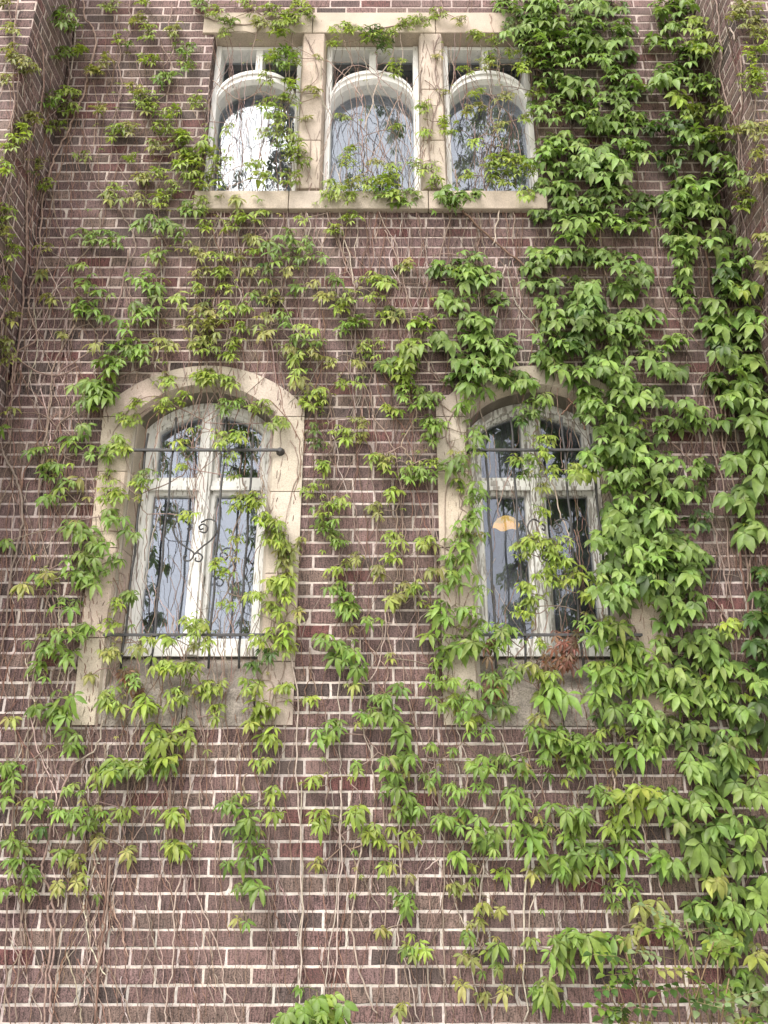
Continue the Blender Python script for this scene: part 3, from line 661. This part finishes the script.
vine('thick vine covering the left stone jamb of the right arched window', 'mid', '477,364,20,9 517,381,20,10 471,393,18,9 466,410,12 428,401,14S 434,427,14S 431,441,10S 471,436,15 471,456,16,10 460,470,18,10 466,490,16 477,505,14S 425,476,12S 463,527,14S 475,520,10S 457,540,14S 460,553,16 428,547,9oS 460,565,18,9 464,577,16 451,589,20,8 435,574,9oS 482,594,9S 480,540,8', (('grey', .004, (440, 400), (450, 450), (444, 520), (448, 590)), ('grey', .004, (425, 478), (432, 520), (438, 580))))
vine('vine hanging down the centre of the right arched window', 'small', '534,410,18,12lB 526,421,14dB 540,400,12lB 543,444,14,10y 543,455,10 526,464,12g 529,479,10g 549,473,10 515,462,8 575,470,9 540,490,8o 540,513,10,6 534,542,12 557,547,16,10y 526,549,16,10 551,552,14 557,564,14,10 545,577,12 573,577,13 523,614,14 529,605,10 589,596,10 525,590,9 560,585,8 520,560,8', (('pale', .005, (553, 480), (558, 505), (566, 530), (570, 550)), ('grey', .003, (512, 470), (500, 500), (498, 520)), ('pale', .004, (562, 560), (566, 590), (556, 610)), ('brown', .003, (575, 530), (582, 570), (590, 610))))
vine('vine layered over the left end of the right stone sill', 'mid', '439,617,18,8 451,611,18,8 470,617,13 480,630,12S 442,642,18,9B 457,649,18,9B 470,645,12 439,661,14 473,652,10 440,686,18,7S 470,690,12S 445,683,14S 439,705,18,8 465,705,18,8 495,711,12d 454,714,14 507,717,13 479,735,13S 405,590,8oS 392,603,6oS 390,660,7oS 430,750,9S 410,760,14S 430,778,14S 482,765,18S 475,725,12yS 495,695,10', (('pale', .004, (455, 720), (462, 745), (475, 770)), ('grey', .004, (436, 640), (432, 700), (437, 780)), ('pale', .004, (500, 730), (508, 752), (512, 775))))
vine('vine with long pointed leaves heaped on the right stone sill', 'mid', '507,639,14S 495,649,12S 539,645,9yS 498,677,15,9S 507,680,12 545,680,14yS 554,699,18,10B 548,692,12B 532,736,12S 545,746,18,12B 560,740,14 570,746,14S 589,746,14S 545,760,12 515,770,18 575,752,14S 580,765,12S 500,762,12S 540,722,8oS 500,630,10S 601,624,12 560,705,12B 525,668,10oS', (('brown', .004, (545, 650), (540, 700), (560, 730)), ('pale', .003, (530, 720), (522, 745), (528, 780))))
vine('lush vine mass right of the upper lintel at the top of the wall', 'lush', '506,8,14S 514,29,14S 532,16,16 542,26,14 540,5,22,10 580,5,25,10 610,10,18,10 580,25,25,10 620,30,14,9 590,45,28,9 575,60,18,12 600,58,18,11 628,60,8 545,60,22,14 555,40,16 530,45,14S 525,70,10yS 550,80,18,10 620,40,9', (('grey', .005, (655, 0), (656, 20), (660, 35)), ('grey', .005, (560, 0), (565, 60), (572, 110))))
vine('lush vine mass hanging beside the right upper window frame', 'lush', '580,90,25,11 620,78,16,9 615,98,20,12 640,90,12,9 580,115,20,11 625,120,22,14 600,130,14 580,150,25,9 595,160,25,9 630,150,16,12 575,175,20,11 610,172,18,11 640,155,12 615,195,20,8 550,110,22,14 545,165,18,12 550,190,16,9 555,140,16,9 550,151,14 565,195,12 600,185,14d 650,130,10d 550,216,20,9', (('dark', .006, (568, 115), (575, 140), (582, 158)), ('grey', .004, (632, 110), (634, 150), (640, 190))))
vine('lush vine sheet on brick between the upper sill and the right arch', 'lush', '570,208,25,10 600,202,22,9 640,204,14,9 590,222,30,10 625,227,20,10 570,235,15 548,258,22,8 575,256,16,8 600,258,16,8 615,264,22,10 635,277,18,12 535,270,13,8 540,287,18,8 585,287,14 580,302,20,10 580,317,16,8 625,292,16,8 556,322,18,10 555,342,20,12 550,362,16,10 600,325,22,10 640,320,18,12 630,342,24,10 600,347,24,12 675,342,14,8 600,365,24,10 650,357,18,9 575,377,20,10 620,379,20,9 665,372,14,8 680,373,8 545,305,12S 570,345,14d 590,310,14d', (('grey', .006, (600, 190), (602, 260), (620, 320), (610, 390)), ('grey', .005, (654, 195), (656, 240), (665, 300), (700, 345))))
vine('lush vine over the head of the right arched window', 'lush', '600,405,14,10 630,396,20,9 655,401,20,9 690,412,14,8 692,428,12,9 668,430,16,11 630,440,20,10 605,425,12 590,460,14,10 582,475,12yS 620,470,22,10 660,465,20,10 645,480,24,10 700,470,14,8 620,490,16,10 655,495,24,10 690,490,16,11 597,456,12S 590,400,14S 718,424,8 615,455,14 612,440,14 635,460,14 622,415,14 585,415,12S', (('brown', .008, (568, 398), (578, 412), (586, 430)), ('brown', .006, (560, 415), (572, 402), (585, 395)), ('grey', .004, (640, 400), (650, 450), (640, 500))))
vine('lush vine beside the right jamb of the right arched window', 'lush', '635,510,22,11 700,522,12,8d 665,515,18,11 620,530,22,11 655,540,20,12 600,545,12 680,545,14 670,560,22,11 640,558,18 695,560,14 655,575,16 630,580,20,9 600,580,12yS 690,580,14 610,590,18 665,595,20,11 690,606,16,11 668,620,18,11 640,588,14 618,545,14 616,600,14 610,565,12 650,520,14d 660,580,16d 612,515,10', (('grey', .005, (650, 500), (660, 550), (670, 620)), ('grey', .004, (595, 560), (620, 600), (640, 640))))
vine('pale green vine spread over the right end of the right stone sill', 'mid', '605,630,16B 585,627,12 630,627,16B 622,655,14 610,675,22,10B 635,690,18,10B 590,675,16,10B 600,695,15 610,710,18,10B 595,671,14 620,671,14B 607,692,16B 632,683,14B 604,717,16d 640,655,16B 625,650,16B 610,735,14yS 585,745,14S 625,755,16B 648,746,14 575,770,12S 600,640,12 655,690,18B 668,705,16B 645,672,16B 672,684,14 640,730,12 615,655,14B 660,660,14', (('brown', .005, (655, 680), (665, 700), (662, 735)), ('pale', .005, (612, 730), (618, 755), (625, 790)), ('pale', .004, (590, 710), (600, 740), (608, 780))))
vine('large leafed vine hanging below the lush mass near the right pier', 'big', '660,650,18,10S 640,715,18,12S 690,648,18,10 700,640,14 710,655,16 680,675,16 700,690,16 735,675,18,10 720,690,18 730,705,18 710,712,16 690,735,18,10S 720,745,18,12 735,742,14 745,722,14 725,770,18,10 740,765,14 700,770,14S 650,745,14S 672,735,18,12S 690,765,14S 735,630,12yS 725,637,8yS 660,720,12S 685,700,12 715,670,12', (('pale', .005, (722, 712), (735, 740), (732, 760)), ('grey', .005, (715, 600), (735, 640), (742, 700))))
vine('vine clump on the inner face of the right pier, near the top', 'lush', '672,10,20,11 672,28,12 662,45,12B 700,28,16,9yS 705,45,18,10yS 690,55,15S 668,78,14,12B 665,85,10B 710,85,14,13S 695,85,12S 700,115,18,10yS 720,108,10yS 690,135,12 720,135,14yS 705,150,15B 730,165,22,11B 715,185,18,11B 675,130,14,18d 670,160,14,14d 685,190,14 680,100,10y 740,180,10S', (('grey', .006, (714, 0), (722, 40), (722, 86), (735, 122), (745, 165)), ('dark', .008, (690, 20), (696, 80), (700, 150), (706, 230))))
vine('narrow tail of small leaves dangling left of the right pier', 'lush', '680,200,15,11 670,205,12 680,235,15,12 672,225,10 682,262,10,14S 680,285,8,12S 686,300,8,9S 690,250,8 700,210,12 678,248,10', (('pale', .004, (655, 195), (658, 225), (660, 250)), ('grey', .005, (690, 310), (705, 335), (709, 352)), ('grey', .006, (698, 240), (703, 270), (705, 310), (708, 345))))
vine('full green vine column down the middle of the right pier', 'lush', '700,205,14 710,217,14B 745,205,12yS 725,242,22,14B 735,260,18,11B 735,287,22,11B 725,275,14d 720,310,16,11B 745,292,14yS 715,330,16,12B 735,342,22,9B 755,322,14B 725,357,12 735,372,18,11B 752,366,14B 755,347,12B 720,345,12d 765,240,10oS 765,265,10oS 712,385,10 745,390,18B', (('grey', .006, (712, 380), (720, 430), (728, 470)), ('grey', .005, (735, 180), (745, 240), (740, 300))))
vine('vine on the right pier at the level of the right arched window', 'lush', '760,402,12 745,396,14B 755,425,16B 762,445,12 745,460,16,9B 735,464,9B 755,490,20,10B 740,502,14B 757,527,16,9B 745,537,10B 730,400,10 765,470,10B', (('grey', .006, (733, 400), (736, 440), (746, 480), (752, 520)), ('grey', .006, (724, 400), (728, 460), (742, 520), (748, 590))))
vine('dark vine at the foot of the right pier, partly hidden by its edge', 'lush', '762,575,10d 760,625,12dB 758,650,12dB 765,690,9B 764,705,10dB 766,735,8dB 762,600,9d 765,670,10d', (('grey', .005, (750, 560), (753, 620), (756, 700)),))
vine('olive vine sprays on the front of the right pier at its top', 'olive', '745,10,20,9 755,28,16 755,55,14yB 750,85,18y 757,130,16 740,130,10 760,155,10o 742,192,9 765,40,8y 735,20,9 755,75,12y 762,180,8o', (('grey', .006, (741, 55), (742, 100), (738, 150), (745, 205)), ('grey', .004, (765, 100), (760, 150), (763, 210))))
vine('sprawling vine tufts at the lower left edge of the wall', 'mid', '5,770,10 6,791,10S 10,802,9S 29,808,14S 39,832,9dS 10,841,12S 23,848,9S 16,869,13S 6,895,10S 26,895,10S 45,808,10S 28,875,10S 12,780,9S', (('grey', .005, (14, 780), (10, 880), (6, 960), (10, 1024)), ('grey', .006, (28, 780), (26, 860), (18, 960), (15, 1024))))
vine('vine tufts on a thick grey stem low on the left brick', 'mid', '115,773,16S 135,768,12S 73,794,14S 60,815,14S 75,817,13S 94,817,13S 122,815,12yS 60,854,11S 73,862,11oS 101,841,9oS 130,854,10oS 78,883,12,9oS 56,889,8oS 100,828,10yS 88,826,10S', (('grey', .008, (77, 760), (63, 786), (47, 845), (42, 872), (52, 898), (55, 940), (50, 990), (52, 1024)), ('pale', .006, (86, 760), (90, 805)), ('pale', .005, (89, 815), (86, 832), (73, 862)), ('grey', .007, (112, 865), (104, 930), (98, 970), (96, 1024))))
vine('two isolated yellow leaf tufts on the bare lower left brick', 'small', '177,816,12yB 174,853,14,9yB 161,768,16,10gB 183,853,6y 172,848,8yB', (('pale', .005, (192, 760), (182, 860), (174, 915), (174, 955), (167, 995), (165, 1024)), ('grey', .004, (166, 776), (146, 820), (130, 846)), ('pale', .004, (188, 860), (200, 905), (219, 950), (227, 994), (240, 1024))))
vine('single hanging tail of leaves low on the wall below the left window', 'mid', '229,803,14S 235,812,14 248,822,12 246,834,14 271,798,14yS 276,814,12yS 252,853,14,10 245,862,14 228,866,8S 241,889,12 255,889,12 262,858,10', (('grey', .003, (212, 780), (215, 840), (218, 950)), ('grey', .003, (268, 820), (267, 947), (263, 1024))))
vine('small scattered leaf tufts on brick below the gap between windows', 'small', '321,822,14B 311,785,13B 318,865,12oB 354,816,11B 370,836,14B 320,826,10yB 378,842,8y', (('pale', .005, (340, 780), (340, 885), (333, 985)), ('pale', .006, (362, 830), (353, 910), (357, 963), (375, 1014)), ('pale', .004, (301, 780), (303, 910), (299, 990))))
vine('vertical strand of leaf tufts reaching low beside the bare brick', 'mid', '396,785,14S 406,803,14S 401,819,15S 410,841,12yS 388,868,9yS 407,902,13S 403,908,12S 409,954,12S 422,952,10yS 401,1009,12oS 384,934,7oS 412,812,12S', (('pale', .005, (398, 819), (401, 885), (398, 940), (406, 962), (419, 1022)), ('pale', .004, (427, 962), (433, 1022)), ('grey', .004, (382, 780), (386, 880), (382, 1024))))
vine('ragged vine strand hanging under the left end of the right sill', 'mid', '458,793,16S 440,824,15S 453,829,13S 455,858,16,9 461,814,10S 484,790,13S 479,829,14 480,842,12S 492,853,10S 497,837,10S 500,875,9yS 458,892,15,8oS 484,910,6oS 498,915,7oS 468,937,10gS 496,949,9 468,960,10oS 500,970,9gS 463,986,9oS 505,993,9oS 483,999,7oS', (('pale', .005, (483, 863), (476, 936), (471, 962), (482, 1022)), ('grey', .004, (446, 830), (443, 920), (446, 1024)), ('pale', .004, (440, 858), (427, 870))))
vine('vine with broad five fingered leaves low under the right window', 'mid', '515,798,12 526,809,12 523,829,14 536,848,14B 541,835,12 534,874,10oS 560,816,14B 573,824,14 557,871,14B 567,876,14B 573,842,12 534,947,10 560,944,14B 557,960,12B 560,973,10B 536,999,12B 549,996,12 573,939,10 545,985,8d 571,862,12B', (('pale', .006, (528, 858), (524, 925), (525, 1022)), ('pale', .004, (534, 892), (526, 945)), ('grey', .004, (560, 880), (566, 925))))
vine('yellow tipped vine below the right end of the right sill', 'mid', '576,814,14 602,796,12S 643,801,20yB 630,806,14yB 650,797,12yB 615,829,14y 623,842,14 589,866,16B 578,856,12 623,861,16B 570,876,10 625,892,14 610,905,12 649,915,14oB 589,947,16B 604,947,14B 623,944,12o 640,930,10o 660,862,9 600,858,10d', (('pale', .006, (612, 770), (616, 800), (618, 830)), ('pale', .005, (640, 820), (655, 870), (665, 910)), ('grey', .005, (650, 940), (655, 985), (648, 1024)), ('grey', .004, (631, 955), (634, 985))))
vine('large leafed vine curtain at the lower right corner of the wall', 'big', '664,863,12S 672,803,15S 698,803,16 724,788,16 755,790,16 735,822,18 688,827,18 705,832,14 748,837,14 696,855,16 719,860,18 745,860,16 683,870,12S 755,905,14S 740,905,16 729,897,14S 714,889,12oS 766,884,10 750,923,15S 729,947,14S 761,957,13oS 735,993,14S 750,986,12S 698,913,13S 680,941,14S 715,940,12S 765,830,10 712,800,12 765,1005,10S', (('pale', .006, (757, 965), (752, 995), (744, 1024)), ('grey', .005, (700, 800), (712, 870), (706, 960))))

B_ = bare
B_('long pale bare stem snaking down brick beside the left pier corner', 'grey', .008, (83, 0), (84, 18), (93, 28), (95, 50), (88, 72), (83, 97), (69, 128), (57, 154), (47, 182), (42, 210), (38, 258), (31, 290), (29, 310), (36, 338), (15, 356), (12, 392))
B_('bare stem zigzagging down brick left of the upper sill', 'grey', .006, (81, 115), (88, 146), (92, 172), (100, 190), (110, 205), (128, 214))
B_('thin bare stem on the bricks left of the left arched surround', 'grey', .006, (76, 325), (54, 365), (50, 410), (44, 440), (39, 495))
B_('bare stem running flat toward the left end of the arch', 'grey', .006, (18, 358), (35, 371), (60, 375), (78, 366))
B_('bundle stem at the far lower left, bare down to the bottom', 'grey', .007, (48, 905), (51, 945), (46, 985), (45, 1024))
B_('fine bare stem beside the two yellow tufts on the lower left brick', 'grey', .004, (145, 905), (150, 945), (138, 985), (140, 1024))
B_('dense old stem bundle hanging bare below the left sill corner', 'brown', .0055, (112, 830), (108, 860), (105, 900), (101, 940), (98, 985), (95, 1024))
B_('long straight pale stem down the middle of the lower bricks', 'pale', .005, (276, 560), (296, 690), (298, 790), (302, 910), (299, 1000), (298, 1024))
B_('bare stem looping on brick between the two arched windows', 'pale', .004, (386, 590), (384, 640), (375, 672), (364, 680), (361, 640))
B_('pale stem dropping from the upper sill over the middle bricks', 'pale', .005, (344, 240), (350, 262), (354, 286))
B_('thick reddish stem on the corner beside the right pier, upper part', 'brown', .009, (705, 240), (712, 300), (716, 360), (722, 420))
B_('pair stem on the dark strip beside the right arch, left one', 'grey', .006, (702, 395), (710, 440), (721, 480), (726, 530), (731, 590), (736, 640))
B_('old brown stem against the right pier at window height', 'brown', .008, (736, 520), (741, 560), (748, 610), (752, 650))
B_('bare stem under the lush right vines near the right pier', 'grey', .006, (716, 480), (713, 520), (722, 560), (727, 600))
B_('straight bare stem at the far right below window level', 'grey', .005, (755, 640), (756, 690), (752, 735))
B_('leaning bare stem on the front of the right pier at the top', 'pale', .006, (736, 40), (729, 28), (724, 42), (722, 60))
B_('curling dry twig across the middle upper window', 'grey', .0035, (332, 90), (345, 70), (362, 66), (380, 78), (398, 96), (408, 130))
B_('dry twig crossing the left upper window', 'grey', .0035, (213, 80), (240, 100), (262, 92), (290, 104), (320, 96))
B_('tangled dry twig in front of the right upper window', 'grey', .0035, (462, 100), (478, 88), (498, 104), (516, 128), (522, 170))

# reddish dead leaves caught on the sills
def dead(label, txt):
    cl = parse(txt); p0 = at(cl[0][0], cl[0][1]); lv, sm_ = MB(), MB()
    for x, y, rx, ry, fl in cl:
        for i in range(int(rx * ry / 6)):
            c_ = at(x + random.uniform(-rx, rx), y + random.gauss(0, .75) * ry, -random.uniform(.03, .09))
            col = jit((random.uniform(.11, .19), random.uniform(.06, .10), random.uniform(.035, .055)), .2)
            leaf(lv, c_ - p0, random.uniform(.03, .05), col, .3, 75)
        for i in range(int(rx)):
            a = at(x + random.uniform(-rx, rx) * 1.4, y - ry, -.03) - p0; e = at(x + random.uniform(-rx, rx) * 1.4, y + ry * random.uniform(.6, 1.8), -.05) - p0
            sm_.tube([a, (a + e) / 2 + Vector((random.gauss(0, .02), -.01, 0)), e], .0015, jit((.16, .08, .055), .2), 3)
    if len(cl) > 1: sm_.tube(smooth_path([at(c_[0] + random.uniform(-3, 3), c_[1], -.04) - p0 for c_ in sorted(cl)], 4), .004, (.16, .08, .055), 5)
    o = thing('withered_vine', label, 'dead vine', loc=p0)
    lv.build('foliage', 'leaf', o, smooth=True); sm_.build('stem', 'twig', o)
dead('reddish brown withered leaves caught under the grille of the right window', '567,655,9,14 560,642,7,9 575,642,8,10 545,664,7,7')
dead('brown withered leaves at the left end of the right stone sill', '488,645,5,9 493,688,8,10')
dead('small patch of red dead leaves at the left end of the left sill', '128,672,7,6 135,688,6,5')
# fine dry tendrils nobody could count
td = MB()
def tendril(x, y, L, rad, kind, curl=3.0):
    pts = [(x, y)]; dx = random.gauss(0, .25); n = max(4, int(L / 14))
    for i in range(n):
        dx = dx * .75 + random.gauss(0, .16) * curl / 3; x += dx * 14; y += L / n; pts.append((x, y))
    td.tube(stem_path(pts, .006, .004)[::2], rad, jit(TW[kind], .25), 3)
for i in range(1000): tendril(random.uniform(0, 768), random.uniform(-20, 980), random.uniform(40, 200), random.uniform(.0011, .0024), random.choice(('grey', 'grey', 'brown', 'dark', 'brown')))
for (x0, x1, y0, y1, n) in ((385, 545, 190, 300, 60), (195, 400, 195, 380, 80), (205, 545, 20, 190, 90), (94, 118, 830, 930, 14), (0, 80, 60, 420, 80), (0, 130, 740, 980, 45), (690, 768, 0, 620, 80), (0, 100, 400, 740, 60), (430, 620, 700, 900, 50), (300, 440, 380, 900, 50), (120, 300, 590, 760, 40)):
    for i in range(n): tendril(random.uniform(x0, x1), random.uniform(y0, y1), random.uniform(30, 130), random.uniform(.0014, .003), random.choice(('grey', 'pale', 'grey', 'brown', 'brown')), 4.5)
o = td.build('dry_tendrils', 'twig'); o['kind'] = 'stuff'; o['label'] = 'fine tangle of dry vine tendrils clinging all over the wall'; o['category'] = 'tendrils'

# ---- plants rooted in the ground in front of the wall
def ground_plant(label, cat, name, px0, px1, ytop, d_, canes, n, round_, hues, s):
    xa, xb = at(px0, ytop, d_).x, at(px1, ytop, d_).x; zt = at(384, ytop, d_).z; cx = (xa + xb) / 2
    o = thing(name, label, cat, loc=(cx, d_, 0)); lv, cn = MB(), MB(); hw = (xb - xa) / 2
    for i in range(canes):
        x0 = random.uniform(-.3, .3) * hw; x1 = random.uniform(-1, 1) * hw * .95; z1 = zt * (1 - .28 * (x1 / hw) ** 2) * random.uniform(.82, 1.0); dy = random.uniform(-.10, .10)
        p = smooth_path([(x0, dy * .2, 0), (x0 * .7 + x1 * .3 + random.gauss(0, .03), dy * .6, z1 * .5), (x1, dy, z1)], 8)
        cn.tube(p, [.006 - .004 * k / len(p) for k in range(len(p))], jit((.20, .14, .08), .25), 5)
        for q in range(n):
            k = random.randint(len(p) // 3, len(p) - 1); c_ = p[k] + Vector((random.gauss(0, .05), random.gauss(-.02, .05), random.gauss(0, .035)))
            col = jit(HUE[random.choice(hues)], .2)
            if round_:                                # pinnate sprays of round leaflets
                a = random.uniform(0, 6.28); f = Vector((math.cos(a), -abs(math.sin(a)) * .6, random.uniform(-.2, .5))).normalized(); sd_ = f.cross(Vector((0, -.4, 1))).normalized(); nn = sd_.cross(f)
                for j in range(3):
                    for sg in (-1, 1):
                        ff = (f * .35 + sd_ * sg).normalized(); leaflet(lv, c_ + f * s * .75 * j, ff, nn.cross(ff).normalized(), nn, s * random.uniform(.7, 1), .72, jit(col, .12), .25)
                leaflet(lv, c_ + f * s * 2.2, f, nn.cross(f).normalized(), nn, s, .72, col, .25)
                cn.tube([p[k], c_, c_ + f * s * 2.2], .0014, (.2, .17, .08), 3)
            else:
                leaf(lv, c_, s * random.uniform(.75, 1.15), col, .5, 40); cn.tube([p[k], (p[k] + c_) / 2 + Vector((0, 0, .01)), c_], .0014, (.17, .2, .06), 3)
    lv.build('foliage', 'leaf', o, smooth=True); cn.build('stem', 'twig', o, smooth=True)
ground_plant('small bright green bush peeping up at the foot of the wall', 'bush', 'leafy_bush', 291, 337, 990, -.22, 26, 22, False, 'ggyl', .06)
ground_plant('wild shrub with small round leaves and brown canes at lower right', 'shrub', 'wild_shrub', 588, 752, 915, -.30, 18, 6, True, 'gpodg', .046)
